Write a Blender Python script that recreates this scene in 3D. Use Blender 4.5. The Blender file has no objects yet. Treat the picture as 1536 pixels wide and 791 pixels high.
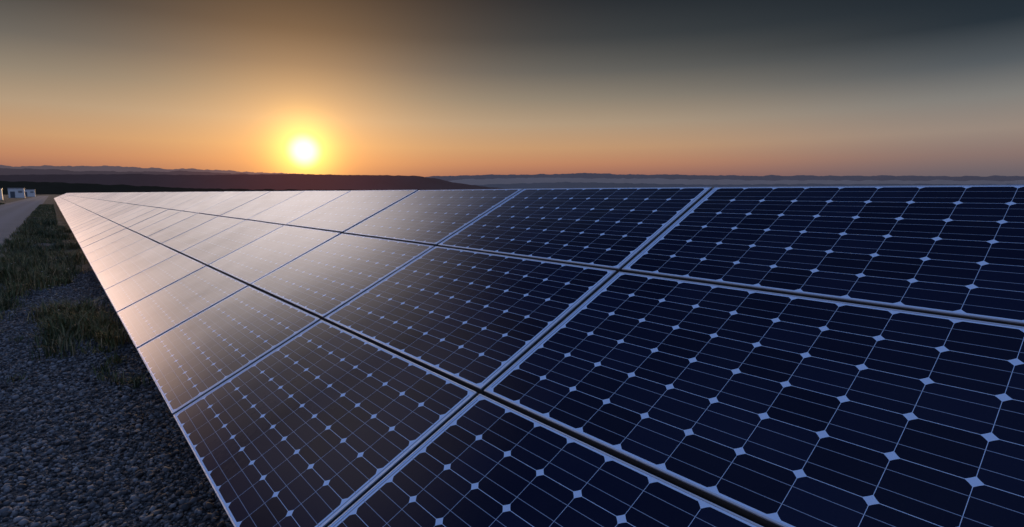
import bpy, bmesh, math, random
import numpy as np
from mathutils import Matrix, Vector, noise as mn
random.seed(7); rng=np.random.default_rng(7)
scn=bpy.context.scene
D2R=math.pi/180
def lin(r,g,b):
    f=lambda c:(c/255/12.92 if c/255<=.04045 else ((c/255+.055)/1.055)**2.4)
    return (f(r),f(g),f(b),1)
TILT=.4515; W=1.7638; CAMZ=1.70
PX,PY,PZ=.4195,1.7727,CAMZ-1.2692
SUN_AZ,SUN_EL=19.5*D2R,4.05*D2R
SD=Vector((math.sin(SUN_AZ)*math.cos(SUN_EL),math.cos(SUN_AZ)*math.cos(SUN_EL),math.sin(SUN_EL)))

# ------------------------------------------------------------------ node helpers
class NT:
    def __init__(s,tree):
        s.t=tree; s.n=tree.nodes; s.l=tree.links
    def node(s,typ,**kw):
        n=s.n.new(typ)
        for k,v in kw.items(): setattr(n,k,v)
        return n
    def put(s,sock,v):
        if hasattr(v,'links') or hasattr(v,'is_linked'): s.l.new(v,sock)
        else: sock.default_value=v
    def m(s,op,a,b=None,c=None,clamp=False):
        n=s.n.new('ShaderNodeMath'); n.operation=op; n.use_clamp=clamp
        s.put(n.inputs[0],a)
        if b is not None: s.put(n.inputs[1],b)
        if c is not None: s.put(n.inputs[2],c)
        return n.outputs[0]
    def ramp(s,f,stops,interp='LINEAR'):
        n=s.n.new('ShaderNodeValToRGB'); n.color_ramp.interpolation=interp
        e=n.color_ramp.elements
        while len(e)<len(stops): e.new(.5)
        for i,(p,c) in enumerate(stops): e[i].position=p
        for i,(p,c) in enumerate(stops):
            e[i].position=p; e[i].color=c if len(c)==4 else (*c,1)
        s.put(n.inputs[0],f); return n.outputs[0]
    def mix(s,f,a,b,mode='MIX'):
        n=s.n.new('ShaderNodeMix'); n.data_type='RGBA'; n.blend_type=mode
        s.put(n.inputs[0],f); s.put(n.inputs[6],a); s.put(n.inputs[7],b); return n.outputs[2]
    def mr(s,v,a,b,c=0.,d=1.,typ='LINEAR'):
        n=s.n.new('ShaderNodeMapRange'); n.interpolation_type=typ
        for i,x in enumerate((v,a,b,c,d)): s.put(n.inputs[i],x)
        return n.outputs[0]
    def noise(s,vec,scale,detail=4,rough=.55):
        n=s.n.new('ShaderNodeTexNoise'); n.inputs['Scale'].default_value=scale
        n.inputs['Detail'].default_value=detail; n.inputs['Roughness'].default_value=rough
        if vec is not None: s.l.new(vec,n.inputs['Vector'])
        return n.outputs[0]
def new_mat(name):
    m=bpy.data.materials.new(name); m.use_nodes=True
    t=NT(m.node_tree); b=t.n['Principled BSDF']
    return m,t,b

# ------------------------------------------------------------------ world
w=bpy.data.worlds.new("World"); scn.world=w; w.use_nodes=True
t=NT(w.node_tree); t.n.clear()
out=t.node('ShaderNodeOutputWorld'); bg=t.node('ShaderNodeBackground')
t.l.new(bg.outputs[0],out.inputs[0])
tc=t.node('ShaderNodeTexCoord'); sep=t.node('ShaderNodeSeparateXYZ')
nv=t.node('ShaderNodeVectorMath',operation='NORMALIZE'); t.l.new(tc.outputs['Generated'],nv.inputs[0])
t.l.new(nv.outputs[0],sep.inputs[0])
x,y,z=sep.outputs
el=t.m('DIVIDE',t.m('ARCSINE',z),math.pi/2)
hl=t.m('SQRT',t.m('ADD',t.m('MULTIPLY',x,x),t.m('MULTIPLY',y,y)))
hl=t.m('MAXIMUM',hl,1e-4)
c=t.m('DIVIDE',t.m('ADD',t.m('MULTIPLY',x,math.sin(SUN_AZ)),t.m('MULTIPLY',y,math.cos(SUN_AZ))),hl)
def st(l): return [(e/90,lin(*col)) for e,col in l]
warm=t.ramp(el,st([(0,(122,86,84)),(1.6,(150,99,90)),(3,(188,130,98)),(4.6,(194,150,111)),(7,(174,151,125)),(9.5,(138,128,113)),
  (12,(98,97,93)),(15,(58,63,66)),(18.5,(32,40,47)),(24,(42,52,66)),(42,(80,104,146)),(90,(118,146,200))]))
cool=t.ramp(el,st([(0,(94,90,102)),(1.6,(108,98,104)),(3,(136,114,109)),(5,(152,136,125)),(7.5,(128,126,122)),(10,(83,89,94)),
  (13,(37,47,56)),(18,(18,27,37)),(26,(38,50,68)),(42,(80,104,146)),(90,(118,146,200))]))
east=t.ramp(el,st([(0,(96,100,120)),(8,(110,114,145)),(25,(115,140,190)),(90,(118,146,200))]))
f1=t.mr(c,.45,.96,0,1,'SMOOTHSTEP'); f2=t.mr(c,-.35,.45,0,1,'SMOOTHSTEP')
col=t.mix(f2,east,t.mix(f1,cool,warm))
dp=t.node('ShaderNodeVectorMath',operation='DOT_PRODUCT'); t.l.new(nv.outputs[0],dp.inputs[0]); dp.inputs[1].default_value=SD
ang=t.m('MULTIPLY',t.m('ARCCOSINE',t.m('MINIMUM',dp.outputs['Value'],1.0)),180/math.pi)
core=t.mr(ang,.2,1.9,1.3,0,'SMOOTHSTEP')
halo=t.m('EXPONENT',t.m('MULTIPLY',t.m('POWER',t.m('DIVIDE',ang,2.7),2.0),-1.0))
glow=t.m('EXPONENT',t.m('DIVIDE',ang,-6.0))
def sc(v,colr):
    n=t.node('ShaderNodeVectorMath',operation='SCALE'); n.inputs[0].default_value=colr; t.l.new(v,n.inputs['Scale']); return n.outputs[0]
def add(a,b):
    n=t.node('ShaderNodeVectorMath',operation='ADD'); t.l.new(a,n.inputs[0]); t.l.new(b,n.inputs[1]); return n.outputs[0]
tot=add(add(add(col,sc(core,(1,.92,.70))),sc(halo,(1.0,.66,.10))),sc(glow,(.92,.39,.05)))
# two bright sky patches added out of view so the panels reflect more light
azl=t.m('MULTIPLY',t.m('ARCTAN2',x,y),180/math.pi)
elv=t.m('MULTIPLY',el,90.)
fill_left=t.m('MULTIPLY',t.m('MULTIPLY',t.mr(azl,-3.8,-9,0,1,'SMOOTHSTEP'),t.mr(azl,-40,-14,0,1,'SMOOTHSTEP')),
   t.m('MULTIPLY',t.mr(elv,0,4,.5,1,'SMOOTHSTEP'),t.mr(elv,11,20,1,0,'SMOOTHSTEP')))
tot=add(tot,sc(fill_left,(5.6,3.7,2.9)))
fill_high=t.m('MULTIPLY',t.m('MULTIPLY',t.mr(azl,21,7,0,1,'SMOOTHSTEP'),t.mr(azl,-22,-7,0,1,'SMOOTHSTEP')),
   t.m('MULTIPLY',t.mr(elv,18.8,23,0,1,'SMOOTHSTEP'),t.mr(elv,30,46,1,0,'SMOOTHSTEP')))
tot=add(tot,sc(fill_high,(2.6,2.3,2.2)))
sky=t.node('ShaderNodeTexSky',sky_type='NISHITA'); sky.sun_disc=False
sky.sun_elevation=SUN_EL; sky.sun_rotation=SUN_AZ; sky.dust_density=3
n=t.node('ShaderNodeVectorMath',operation='SCALE'); t.l.new(sky.outputs[0],n.inputs[0]); n.inputs['Scale'].default_value=.002
tot=add(tot,n.outputs[0])
t.l.new(tot,bg.inputs[0]); bg.inputs[1].default_value=1.0

sl=bpy.data.lights.new('sun','SUN'); sl.energy=.9; sl.angle=.5*D2R; sl.color=(1,.62,.32)
so=bpy.data.objects.new('sun',sl); scn.collection.objects.link(so)
so.rotation_euler=SD.to_track_quat('Z','Y').to_euler()

# ------------------------------------------------------------------ camera
cd=bpy.data.cameras.new('camera'); cam=bpy.data.objects.new('camera',cd); scn.collection.objects.link(cam)
cd.sensor_width=36; cd.lens=19.07; cd.clip_start=.05; cd.clip_end=40000
p,yw=.1292,.7003
fw=Vector((math.sin(yw)*math.cos(p),math.cos(yw)*math.cos(p),-math.sin(p)))
cam.location=(0,0,CAMZ); cam.rotation_euler=fw.to_track_quat('-Z','Y').to_euler()
scn.camera=cam
scn.view_settings.view_transform='Standard'; scn.view_settings.look='None'

# ------------------------------------------------------------------ mesh helper
def mesh_obj(name,verts,faces,mats,midx=None,smooth=False,parent=None):
    me=bpy.data.meshes.new(name)
    me.from_pydata([tuple(v) for v in verts],[],faces)
    for m in mats: me.materials.append(m)
    if midx is not None: me.polygons.foreach_set('material_index',midx)
    if smooth: me.polygons.foreach_set('use_smooth',[True]*len(me.polygons))
    me.update()
    o=bpy.data.objects.new(name,me); scn.collection.objects.link(o)
    if parent: o.parent=parent
    return o
def fast_mesh(name,V,T,mat,cols=None,smooth=False):
    me=bpy.data.meshes.new(name)
    me.vertices.add(len(V)); me.vertices.foreach_set('co',np.ascontiguousarray(V,dtype=np.float32).ravel())
    k=T.shape[1]
    me.loops.add(T.size); me.loops.foreach_set('vertex_index',np.ascontiguousarray(T,dtype=np.int32).ravel())
    me.polygons.add(len(T)); me.polygons.foreach_set('loop_start',np.arange(len(T),dtype=np.int32)*k)
    me.polygons.foreach_set('loop_total',np.full(len(T),k,dtype=np.int32))
    if cols is not None:
        a=me.color_attributes.new('tone','FLOAT_COLOR','POINT')
        a.data.foreach_set('color',np.ascontiguousarray(cols,dtype=np.float32).ravel())
    me.update(calc_edges=True); me.materials.append(mat)
    if smooth: me.polygons.foreach_set('use_smooth',[True]*len(me.polygons))
    o=bpy.data.objects.new(name,me); scn.collection.objects.link(o); return o

# ------------------------------------------------------------------ solar panel materials
GAPJ,GAPI=.022,.021
PH=1.0-GAPJ; PW=W-GAPI; FR=.0068
CU0=.0245-GAPJ/2; CUP=(PH-2*CU0)/6       # slope direction
CV0=.031; CVP=(PW-2*CV0)/10             # row direction
m_glass,t,b=new_mat('solar_glass')
tc=t.node('ShaderNodeTexCoord'); sp=t.node('ShaderNodeSeparateXYZ'); t.l.new(tc.outputs['Object'],sp.inputs[0])
u=t.m('DIVIDE',t.m('SUBTRACT',sp.outputs[0],CU0),CUP); v=t.m('DIVIDE',t.m('SUBTRACT',sp.outputs[1],CV0),CVP)
au=t.m('ABSOLUTE',t.m('SUBTRACT',t.m('FRACT',u),.5)); av=t.m('ABSOLUTE',t.m('SUBTRACT',t.m('FRACT',v),.5))
ing=t.m('MULTIPLY',t.m('MULTIPLY',t.m('GREATER_THAN',u,0.),t.m('LESS_THAN',u,6.)),t.m('MULTIPLY',t.m('GREATER_THAN',v,0.),t.m('LESS_THAN',v,10.)))
sq=t.m('MULTIPLY',t.m('LESS_THAN',au,.4945),t.m('LESS_THAN',av,.4958))
rad=t.m('SQRT',t.m('ADD',t.m('MULTIPLY',au,au),t.m('MULTIPLY',av,av)))
cell=t.m('MULTIPLY',t.m('MULTIPLY',ing,sq),t.m('LESS_THAN',rad,.630))
bus=t.m('MULTIPLY',t.m('COMPARE',au,.20,.0058),t.m('MULTIPLY',t.m('GREATER_THAN',v,-.06),t.m('LESS_THAN',v,10.06)))
bus=t.m('MULTIPLY',bus,t.m('MULTIPLY',t.m('GREATER_THAN',u,0.),t.m('LESS_THAN',u,6.)))
end=t.m('MAXIMUM',t.m('COMPARE',v,-.07,.02),t.m('COMPARE',v,10.07,.02))
end=t.m('MULTIPLY',end,t.m('MULTIPLY',t.m('GREATER_THAN',u,.1),t.m('LESS_THAN',u,5.9)))
# per cell tone
cid=t.node('ShaderNodeCombineXYZ'); t.l.new(t.m('FLOOR',u),cid.inputs[0]); t.l.new(t.m('FLOOR',v),cid.inputs[1])
oi=t.node('ShaderNodeObjectInfo'); t.l.new(t.m('MULTIPLY',oi.outputs['Random'],97.),cid.inputs[2])
wn=t.node('ShaderNodeTexWhiteNoise'); t.l.new(cid.outputs[0],wn.inputs['Vector'])
cellc=t.mix(wn.outputs['Value'],(.0013,.0034,.019,1),(.0036,.0075,.032,1))
colr=t.mix(cell,(.44,.62,.88,1),cellc)
colr=t.mix(t.m('MAXIMUM',bus,end),colr,(.22,.31,.46,1))
geo=t.node('ShaderNodeNewGeometry')
dn=t.noise(geo.outputs['Position'],2.3,6,.65); dn2=t.noise(geo.outputs['Position'],90,3,.7)
dust=t.m('ADD',t.mr(dn,.35,.75,.0,.009),t.mr(dn2,.58,.8,0,.014))
colr=t.mix(dust,colr,(.33,.34,.36,1))
t.l.new(colr,b.inputs['Base Color'])
b.inputs['Roughness'].default_value=.5
b.inputs['Specular IOR Level'].default_value=0; b.inputs['IOR'].default_value=1.01
bp=t.node('ShaderNodeBump'); bp.inputs['Strength'].default_value=.06; bp.inputs['Distance'].default_value=.002
t.l.new(t.noise(tc.outputs['Object'],60,2,.5),bp.inputs['Height'])
# textured anti-reflective cover glass: measured-style reflectance curve, ~1% face on, near total at grazing view
gl=t.node('ShaderNodeBsdfGlossy'); gl.inputs['Color'].default_value=(1,.97,.95,1)
t.l.new(bp.outputs[0],gl.inputs['Normal'])
lw=t.node('ShaderNodeLayerWeight'); lw.inputs['Blend'].default_value=.5
t.l.new(t.m('ADD',t.mr(lw.outputs['Facing'],.2,.75,.13,.34),t.mr(dn,.3,.7,-.02,.03)),gl.inputs['Roughness'])
fc=t.ramp(lw.outputs['Facing'],[(0,(.011,)*3),(.45,(.013,)*3),(.56,(.016,)*3),(.62,(.035,)*3),(.67,(.085,)*3),(.71,(.19,)*3),(.76,(.42,)*3),(.82,(.68,)*3),(.90,(.92,)*3),(1,(1.,)*3)])
pv=t.m('MULTIPLY',fc,t.mr(oi.outputs['Random'],0,1,.88,1.0))
pv=t.m('MULTIPLY',pv,t.mr(dn,.3,.7,.90,1.0))
ms=t.node('ShaderNodeMixShader'); t.l.new(pv,ms.inputs[0]); t.l.new(b.outputs[0],ms.inputs[1]); t.l.new(gl.outputs[0],ms.inputs[2])
t.l.new(ms.outputs[0],t.n['Material Output'].inputs[0])

m_alu,t,b=new_mat('anodised_aluminium')
b.inputs['Base Color'].default_value=(.42,.49,.60,1); b.inputs['Metallic'].default_value=.4; b.inputs['Roughness'].default_value=.42
g=t.node('ShaderNodeNewGeometry'); t.l.new(t.mr(t.noise(g.outputs['Position'],14,4),.3,.7,.36,.55),b.inputs['Roughness'])
m_side,t,b=new_mat('frame_side_gap_shade'); b.inputs['Base Color'].default_value=(.045,.05,.055,1); b.inputs['Roughness'].default_value=.7  # gap shade put into the colour: frame sides darker than the aluminium
m_back,t,b=new_mat('panel_backsheet'); b.inputs['Base Color'].default_value=(.5,.5,.5,1)
m_steel,t,b=new_mat('galvanised_steel'); b.inputs['Base Color'].default_value=(.16,.165,.17,1); b.inputs['Metallic'].default_value=.5; b.inputs['Roughness'].default_value=.6

# panel mesh: glass laminate + mitred frame with chamfered top lip
def panel_mesh():
    V=[];F=[];M=[]
    def ring(off,z):
        s=len(V); V.extend([(off,off,z),(PH-off,off,z),(PH-off,PW-off,z),(off,PW-off,z)]); return s
    def bridge(a,b_,m):
        for k in range(4):
            F.append((a+k,a+(k+1)%4,b_+(k+1)%4,b_+k)); M.append(m)
    r0=ring(0,-.040); rx=ring(0,-.004); r1=ring(0,.0008); r2=ring(.0012,.002); r3=ring(FR-.0006,.002); r4=ring(FR,.0012); r5=ring(FR,-.0005)
    bridge(r0,rx,4);bridge(rx,r1,1);bridge(r1,r2,1);bridge(r2,r3,1);bridge(r3,r4,1);bridge(r4,r5,1)
    rb=ring(.028,-.040); rc=ring(.028,-.037); rd=ring(.004,-.037); re=ring(.004,-.006)
    bridge(rb,r0,4); bridge(rc,rb,4); bridge(rd,rc,4); bridge(re,rd,4)
    s=len(V); V.extend([(FR,FR,0),(PH-FR,FR,0),(PH-FR,PW-FR,0),(FR,PW-FR,0)]); F.append((s,s+1,s+2,s+3)); M.append(0)
    F.append((re+3,re+2,re+1,re)); M.append(2)
    def box(x0,x1,y0,y1,z0,z1,m):
        s=len(V); V.extend([(x0,y0,z0),(x1,y0,z0),(x1,y1,z0),(x0,y1,z0),(x0,y0,z1),(x1,y0,z1),(x1,y1,z1),(x0,y1,z1)])
        for f in [(0,3,2,1),(4,5,6,7),(0,1,5,4),(1,2,6,5),(2,3,7,6),(3,0,4,7)]: F.append(tuple(s+q for q in f)); M.append(m)
    box(PH/2-.06,PH/2+.06,.10,.20,-.028,-.0065,3)
    me=bpy.data.meshes.new('solar_panel'); me.from_pydata(V,[],F)
    for m in (m_glass,m_alu,m_back,m_steel,m_side): me.materials.append(m)
    me.polygons.foreach_set('material_index',M); me.update(); return me
pm=panel_mesh()
S=Vector((math.cos(TILT),0,math.sin(TILT))); Y=Vector((0,1,0)); N=S.cross(Y)
R=Matrix((S,Y,N)).transposed().to_4x4()
I0,I1=-4,100
for i in range(I0,I1):
    for j in range(3):
        o=bpy.data.objects.new('solar_panel',pm); scn.collection.objects.link(o)
        loc=Vector((PX,PY,PZ))+Y*(i*W+GAPI/2)+S*(j+GAPJ/2)+N*random.uniform(-.0012,.0012)
        jit=Matrix.Rotation(random.gauss(0,.002),4,'X')@Matrix.Rotation(random.gauss(0,.002),4,'Y')
        o.matrix_world=Matrix.Translation(loc)@R@Matrix.Translation((PH/2,PW/2,0))@jit@Matrix.Translation((-PH/2,-PW/2,0))

# mounting rack
V=[];F=[]
def obox(c0,ax,ay,az):
    s=len(V)
    for k in (-1,1):
        for q in ((-1,-1),(1,-1),(1,1),(-1,1)): V.append(c0+ax*q[0]+ay*q[1]+az*k)
    for f in [(0,3,2,1),(4,5,6,7),(0,1,5,4),(1,2,6,5),(2,3,7,6),(3,0,4,7)]: F.append(tuple(s+q for q in f))
O=Vector((PX,PY,PZ)); y0=I0*W; y1=I1*W; L=(y1-y0)
for j in (.22,.78,1.22,1.78,2.22,2.78):
    obox(O+S*j+Y*((y0+y1)/2)-N*.066,S*.02,Y*(L/2-.05),N*.024)
k=I0+.5
while k<I1:
    obox(O+S*1.5+Y*(k*W)-N*.125,S*1.42,Y*.03,N*.034)
    for j in (.55,2.4):
        top=O+S*j+Y*(k*W)-N*.15; h=top.z+.3
        obox(Vector((top.x,top.y,top.z-h/2)),Vector((.035,0,0)),Vector((0,.035,0)),Vector((0,0,h/2)))
    k+=2
mesh_obj('mounting_rack',V,F,[m_steel])

# ------------------------------------------------------------------ ground
m_ground,t,b=new_mat('ground_soil')
g=t.node('ShaderNodeNewGeometry'); P=g.outputs['Position']
n1=t.noise(P,.35,6,.6); n2=t.noise(P,28,5,.7); vo=t.node('ShaderNodeTexVoronoi'); vo.inputs['Scale'].default_value=40; t.l.new(P,vo.inputs['Vector'])
gc=t.mix(vo.outputs['Color'],(.022,.022,.025,1),(.09,.09,.095,1))
veg=t.mix(n2,(.012,.015,.007,1),(.045,.043,.024,1))
sp=t.node('ShaderNodeSeparateXYZ'); t.l.new(P,sp.inputs[0])
far=t.mr(sp.outputs[1],11,15,0,1)
side=t.mr(sp.outputs[0],-6.6,-5.6,1,0)
vf=t.m('MAXIMUM',t.m('MULTIPLY',far,t.mr(n1,.38,.5)),t.m('MAXIMUM',side,t.mr(n1,.6,.68,0,.7)))
t.l.new(t.mix(vf,gc,veg),b.inputs['Base Color']); b.inputs['Roughness'].default_value=.95
bp=t.node('ShaderNodeBump'); bp.inputs['Strength'].default_value=.8; bp.inputs['Distance'].default_value=.03
t.l.new(t.m('ADD',t.m('MULTIPLY',vo.outputs['Distance'],-1.0),n2),bp.inputs['Height']); t.l.new(bp.outputs[0],b.inputs['Normal'])
rs=[0,2,4,7,11,16,24,40,70,120,250,600,1500,4000,16000]; ns=72
V=[(0,0,0)];F=[]
for r in rs[1:]:
    for a in range(ns): V.append((r*math.sin(2*math.pi*a/ns),r*math.cos(2*math.pi*a/ns),0))
for a in range(ns): F.append((0,1+(a+1)%ns,1+a))
for k in range(len(rs)-2):
    for a in range(ns):
        p0=1+k*ns+a; p1=1+k*ns+(a+1)%ns; F.append((p0,p1,p1+ns,p0+ns))
mesh_obj('ground',V,F,[m_ground])

# service road
m_road,t,b=new_mat('compacted_gravel_road')
g=t.node('ShaderNodeNewGeometry'); P=g.outputs['Position']
sp=t.node('ShaderNodeSeparateXYZ'); t.l.new(P,sp.inputs[0])
n1=t.noise(P,.8,5); n2=t.noise(P,45,4,.8)
rc=t.mix(n2,(.075,.08,.09,1),(.15,.16,.175,1)); 
track=t.m('ABSOLUTE',t.m('SUBTRACT',t.m('ABSOLUTE',t.m('ADD',sp.outputs[0],3.3)),.85))
rc=t.mix(t.m('MULTIPLY',t.mr(track,.15,.6,0,.6),n1),rc,(.04,.04,.034,1))
t.l.new(rc,b.inputs['Base Color']); b.inputs['Roughness'].default_value=.9
bp=t.node('ShaderNodeBump'); bp.inputs['Strength'].default_value=.5; bp.inputs['Distance'].default_value=.015
t.l.new(n2,bp.inputs['Height']); t.l.new(bp.outputs[0],b.inputs['Normal'])
V=[];F=[]; ys=[-30+2*k for k in range(0,230)]
for k,yy in enumerate(ys):
    dx=.22*mn.noise(Vector((yy*.35,3.1,0))); dx2=.3*mn.noise(Vector((yy*.3,9.1,0)))
    V+= [(-5.7+dx2,yy,.004),(-3.3,yy,.03),(-1.15+dx,yy,.004)]
    if k:
        a=3*(k-1); F+=[(a,a+1,a+4,a+3),(a+1,a+2,a+5,a+4)]
mesh_obj('service_road',V,F,[m_road])

# gravel stones (one object)
def ico():
    bm=bmesh.new(); bmesh.ops.create_icosphere(bm,subdivisions=1,radius=1)
    v=np.array([x.co[:] for x in bm.verts]); f=np.array([[q.index for q in x.verts] for x in bm.faces]); bm.free(); return v,f
iv,if_=ico()
def rotm(n):
    q=rng.normal(size=(n,4)); q/=np.linalg.norm(q,axis=1)[:,None]; a,b_,c_,d=q.T
    return np.stack([1-2*(c_*c_+d*d),2*(b_*c_-a*d),2*(b_*d+a*c_),2*(b_*c_+a*d),1-2*(b_*b_+d*d),2*(c_*d-a*b_),2*(b_*d-a*c_),2*(c_*d+a*b_),1-2*(b_*b_+c_*c_)],1).reshape(n,3,3)
def stones(n,x0,x1,ya,yb,s0,s1):
    X=rng.uniform(x0,x1,n); Yc=ya+(yb-ya)*rng.uniform(0,1,n)**1.5
    s=(s0+(s1-s0)*rng.uniform(0,1,n)**1.7)*rng.choice([1,1,1,1,1,1,1.5],n)
    base=iv[None]*(1+rng.uniform(-.36,.26,(n,len(iv),1)))*(s[:,None,None]*rng.uniform(.5,1.15,(n,1,3)))
    v=np.einsum('nij,nkj->nki',rotm(n),base)
    v[:,:,2]*=.8
    v+=np.stack([X,Yc,s*rng.uniform(.0,.7,n)],1)[:,None,:]
    tone=rng.uniform(.1,1.0,n)**2.2
    return v,tone
sv,tone=stones(95000,-1.5,1.5,1.8,15,.008,.020)
n=len(sv)
T=(if_[None]+ (np.arange(n)*len(iv))[:,None,None]).reshape(-1,3)
cols=np.repeat(np.stack([tone,tone,tone,np.ones(n)],1),len(iv),0)
m_st,t,b=new_mat('gravel_stone')
at=t.node('ShaderNodeAttribute',attribute_name='tone'); g=t.node('ShaderNodeNewGeometry')
t.l.new(t.mix(t.noise(g.outputs['Position'],120,2),t.mix(at.outputs['Fac'],(.024,.027,.032,1),(.25,.265,.29,1)),t.mix(at.outputs['Fac'],(.032,.032,.032,1),(.17,.17,.17,1))),b.inputs['Base Color'])
b.inputs['Roughness'].default_value=.85
fast_mesh('gravel',sv.reshape(-1,3),T,m_st,cols)

# grass verge (one object)
m_gr,t,b=new_mat('dry_grass')
at=t.node('ShaderNodeAttribute',attribute_name='tone')
t.l.new(at.outputs['Color'],b.inputs['Base Color']); b.inputs['Roughness'].default_value=.7
pts=[]
def scatter(n,fx,fy,h0,h1,keep=None):
    X=fx(n);Yc=fy(n)
    if keep is not None:
        k=np.array([keep(a,b_) for a,b_ in zip(X,Yc)]); X=X[k];Yc=Yc[k]
    pts.append(np.stack([X,Yc,rng.uniform(h0,h1,len(X))],1))
def clump(cx,cy,r,n,h): 
    pts.append(np.stack([cx+rng.normal(0,r,n),cy+rng.normal(0,r*1.6,n),rng.uniform(.25,1,n)*h],1))
nk=lambda thr:(lambda a,b_: mn.noise(Vector((a*1.7,b_*.8,0)))+.6*mn.noise(Vector((a*6,b_*4,3)))>thr)
scatter(45000,lambda n:rng.uniform(-1.35,.15,n),lambda n:13+rng.uniform(0,1,n)**2*90,.05,.22,nk(.04))
scatter(9000,lambda n:rng.uniform(-1.5,-.7,n),lambda n:rng.uniform(9,14,n),.04,.18,nk(.08))
scatter(26000,lambda n:rng.uniform(-9,-5.6,n),lambda n:6+rng.uniform(0,1,n)**2*110,.10,.40,nk(-.3))
for a in range(46): clump(rng.uniform(-.2,.45),rng.uniform(7.2,9.9),rng.uniform(.04,.10),int(rng.uniform(40,170)),rng.uniform(.10,.40))
for a in range(16): clump(rng.uniform(-1.1,-.6),rng.uniform(9.5,13),.10,150,rng.uniform(.12,.36))
for a in range(9): clump(rng.uniform(.15,.5),rng.uniform(5.6,7.4),.04,40,.14)
for a in range(5): clump(rng.uniform(-.9,.1),rng.uniform(6,9),.04,30,.10)
for a in range(75): clump(rng.uniform(-1.0,.4),12.3+26*rng.uniform(0,1)**1.4,rng.uniform(.06,.14),150,rng.uniform(.15,.50))
A=np.concatenate(pts); n=len(A)
az=rng.uniform(0,2*math.pi,n); lean=rng.uniform(.05,1.1,n)*A[:,2]; wd=rng.uniform(.002,.005,n)*(1+A[:,1]/25)
dx,dy=np.cos(az),np.sin(az)
b0=np.stack([A[:,0],A[:,1],np.full(n,-.005)],1); side=np.stack([-dy*wd,dx*wd,np.zeros(n)],1)
mid=b0+np.stack([dx*lean*.35,dy*lean*.35,A[:,2]*.62],1); tip=b0+np.stack([dx*lean,dy*lean,A[:,2]*rng.uniform(.7,1,n)],1)
Vg=np.stack([b0-side,b0+side,mid+side*.7,mid-side*.7,tip],1).reshape(-1,3)
o5=(np.arange(n)*5)[:,None]
T=np.concatenate([o5+np.array([[0,1,2]]),o5+np.array([[0,2,3]]),o5+np.array([[3,2,4]])])
pal=np.array([[.060,.078,.018],[.09,.105,.028],[.18,.145,.055],[.27,.20,.09],[.03,.04,.014]])
cc=pal[rng.choice(5,n,p=[.28,.22,.23,.11,.16])]*rng.uniform(.6,1.2,(n,1))
pn=np.array([mn.noise(Vector((a*1.3,b_*.5,8))) for a,b_ in A[:,:2]])
cc=cc*(1+.9*pn[:,None]*np.array([[1.1,.7,.6]]))
cols=np.repeat(np.concatenate([np.clip(cc,.005,1),np.ones((n,1))],1),5,0)
fast_mesh('grass',Vg,T,m_gr,cols)
m_fl,t,b=new_mat('wildflower_petals'); at=t.node('ShaderNodeAttribute',attribute_name='tone'); t.l.new(at.outputs['Color'],b.inputs['Base Color'])
V=[];Tt=[];C=[]
for k in range(200):
    cx,cy=rng.uniform(-1.2,.3),rng.uniform(8.5,30); h=rng.uniform(.16,.38); r=rng.uniform(.009,.016)
    colf=[(.6,.42,.08),(.55,.5,.4),(.45,.2,.12)][rng.integers(3)]
    s=len(V); V.append((cx,cy,h))
    for a in range(6): V.append((cx+r*math.cos(a*1.047),cy+r*math.sin(a*1.047),h+r*.5))
    for a in range(6): Tt.append((s,s+1+a,s+1+(a+1)%6))
    C+= [(*colf,1)]*7
    s=len(V); V+= [(cx-.0012,cy,0),(cx+.0012,cy,0),(cx,cy,h)]; Tt.append((s,s+1,s+2)); C+=[(.05,.07,.02,1)]*3
fast_mesh('wildflowers',np.array(V),np.array(Tt),m_fl,np.array(C))

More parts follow.
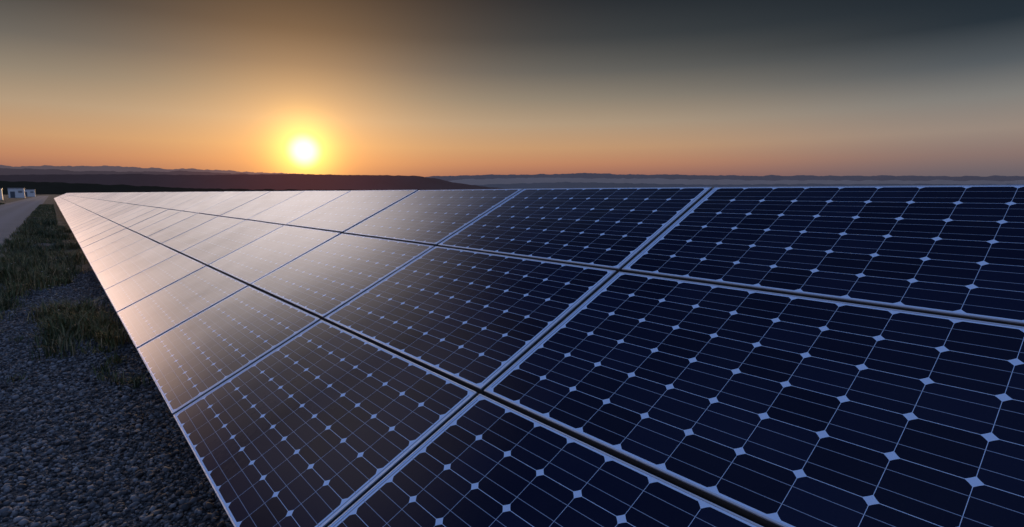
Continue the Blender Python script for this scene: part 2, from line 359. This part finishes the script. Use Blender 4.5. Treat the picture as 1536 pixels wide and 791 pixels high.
# ------------------------------------------------------------------ hills
def hills(name,dist,prof,colr,haze,hk,rough,depth,seed,freq):
    m,t,b=new_mat(name+'_land')
    g=t.node('ShaderNodeNewGeometry'); nn=t.noise(g.outputs['Position'],freq,6,.6)
    t.l.new(t.mix(nn,(colr[0]*.6,colr[1]*.6,colr[2]*.6,1),(colr[0]*1.4,colr[1]*1.4,colr[2]*1.4,1)),b.inputs['Base Color'])
    b.inputs['Roughness'].default_value=1; b.inputs['Specular IOR Level'].default_value=0
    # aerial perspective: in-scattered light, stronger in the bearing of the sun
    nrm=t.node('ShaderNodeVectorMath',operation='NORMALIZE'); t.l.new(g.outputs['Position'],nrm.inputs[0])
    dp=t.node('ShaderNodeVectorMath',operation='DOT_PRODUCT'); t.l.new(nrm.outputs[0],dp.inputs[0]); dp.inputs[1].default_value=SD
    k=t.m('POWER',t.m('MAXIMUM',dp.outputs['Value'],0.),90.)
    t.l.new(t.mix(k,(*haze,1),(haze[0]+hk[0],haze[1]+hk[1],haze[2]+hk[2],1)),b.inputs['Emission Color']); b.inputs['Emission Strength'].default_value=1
    azs=np.linspace(prof[0][0],prof[-1][0],int(900)); pa=[q[0] for q in prof]; pe=[q[1] for q in prof]
    V=[];F=[]; rows=[(-.45,0.0),(-.3,.35),(-.15,.74),(0,1.0),(.3,.55),(.8,0.)]
    for a in azs:
        e=np.interp(a,pa,pe); hh=dist*math.tan(e*D2R)
        q=Vector((a*.9+seed,seed,0)); nz=mn.fractal(q,.8,2.0,6)*rough*dist*.0175*.12
        nz+=mn.noise(Vector((a*14,seed,0)))*rough*dist*.0175*.018
        H=max(hh+nz,2.0)
        for k2,(dr,fh) in enumerate(rows):
            rr=dist+dr*depth*(1+.2*mn.noise(Vector((a*.6,k2*3.,seed)))); z=H*fh*(1+.15*mn.noise(Vector((a*1.1,k2*2.,seed+5))) if 0<k2<3 else 1)-(1 if fh==0 else 0)
            V.append((rr*math.sin(a*D2R),rr*math.cos(a*D2R),z))
    nr=len(rows)
    for k1 in range(len(azs)-1):
        for k2 in range(nr-1):
            p0=k1*nr+k2; F.append((p0,p0+nr,p0+nr+1,p0+1))
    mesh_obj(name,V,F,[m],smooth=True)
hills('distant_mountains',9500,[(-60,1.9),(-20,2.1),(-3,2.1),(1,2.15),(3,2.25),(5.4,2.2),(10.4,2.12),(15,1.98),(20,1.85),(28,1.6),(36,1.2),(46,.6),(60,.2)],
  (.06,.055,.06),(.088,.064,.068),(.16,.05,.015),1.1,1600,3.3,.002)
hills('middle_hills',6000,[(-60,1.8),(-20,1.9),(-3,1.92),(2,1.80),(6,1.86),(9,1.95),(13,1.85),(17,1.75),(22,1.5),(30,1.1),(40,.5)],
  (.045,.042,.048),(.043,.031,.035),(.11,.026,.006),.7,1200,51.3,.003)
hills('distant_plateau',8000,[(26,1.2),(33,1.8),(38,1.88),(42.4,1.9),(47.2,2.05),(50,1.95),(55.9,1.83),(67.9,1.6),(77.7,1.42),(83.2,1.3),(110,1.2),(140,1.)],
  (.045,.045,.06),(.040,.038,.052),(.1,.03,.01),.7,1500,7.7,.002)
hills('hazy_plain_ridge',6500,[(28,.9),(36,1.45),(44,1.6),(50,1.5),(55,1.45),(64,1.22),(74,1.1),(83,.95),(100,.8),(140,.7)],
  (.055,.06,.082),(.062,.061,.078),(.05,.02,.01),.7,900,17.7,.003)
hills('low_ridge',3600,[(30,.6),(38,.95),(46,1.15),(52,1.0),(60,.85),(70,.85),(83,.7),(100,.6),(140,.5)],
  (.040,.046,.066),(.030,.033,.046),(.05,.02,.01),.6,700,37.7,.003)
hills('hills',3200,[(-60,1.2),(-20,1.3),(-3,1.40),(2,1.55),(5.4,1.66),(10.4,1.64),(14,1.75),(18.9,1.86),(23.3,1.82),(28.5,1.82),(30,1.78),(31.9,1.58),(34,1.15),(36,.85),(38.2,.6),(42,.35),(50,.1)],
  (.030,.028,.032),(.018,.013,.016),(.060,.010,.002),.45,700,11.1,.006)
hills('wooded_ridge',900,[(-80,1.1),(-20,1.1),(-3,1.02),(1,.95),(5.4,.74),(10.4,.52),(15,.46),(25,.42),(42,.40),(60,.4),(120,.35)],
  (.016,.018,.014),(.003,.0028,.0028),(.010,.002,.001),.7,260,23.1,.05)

# ------------------------------------------------------------------ inverter huts
m_wall,t,b=new_mat('painted_concrete'); g=t.node('ShaderNodeNewGeometry')
t.l.new(t.mix(t.noise(g.outputs['Position'],1.5,5),(.74,.70,.64,1),(.88,.84,.78,1)),b.inputs['Base Color'])
m_door,t,b=new_mat('hut_door_paint'); b.inputs['Base Color'].default_value=(.10,.11,.12,1)
m_roof,t,b=new_mat('hut_roof'); b.inputs['Base Color'].default_value=(.30,.29,.28,1)
def hut(x,y,wx,wy,h):
    e=bpy.data.objects.new('transformer_hut',None); scn.collection.objects.link(e); e.location=(x,y,0)
    def part(name,boxes,mat):
        global V,F
        V=[];F=[]
        for (a0,a1,b0_,b1,c0,c1) in boxes:
            obox(Vector(((a0+a1)/2,(b0_+b1)/2,(c0+c1)/2)),Vector(((a1-a0)/2,0,0)),Vector((0,(b1-b0_)/2,0)),Vector((0,0,(c1-c0)/2)))
        mesh_obj(name,V,F,[mat],parent=e)
    part('walls',[(-wx/2,wx/2,-wy/2,wy/2,0,h)],m_wall)
    part('roof',[(-wx/2-.15,wx/2+.15,-wy/2-.15,wy/2+.15,h+.003,h+.2)],m_roof)
    part('door',[(-wx/2+.5,-wx/2+1.7,-wy/2-.04,-wy/2-.003,.12,2.2)],m_door)
    part('vent_louvre',[(wx/2-1.6,wx/2-.5,-wy/2-.04,-wy/2-.003,h*.55+q*.12,h*.55+q*.12+.07) for q in range(6)],m_door)
    part('side_vent',[(wx/2+.003,wx/2+.04,-.8,.8,h*.55+q*.12,h*.55+q*.12+.07) for q in range(6)],m_door)
    part('plinth',[(-wx/2-.1,wx/2+.1,-wy/2-.1,wy/2+.1,-.05,.1)],m_roof)
hut(-10.6,186,2.6,3.2,2.7)
hut(-9.2,258,4.2,3.4,3.3)
hut(-7.7,330,4.4,3.6,3.2)
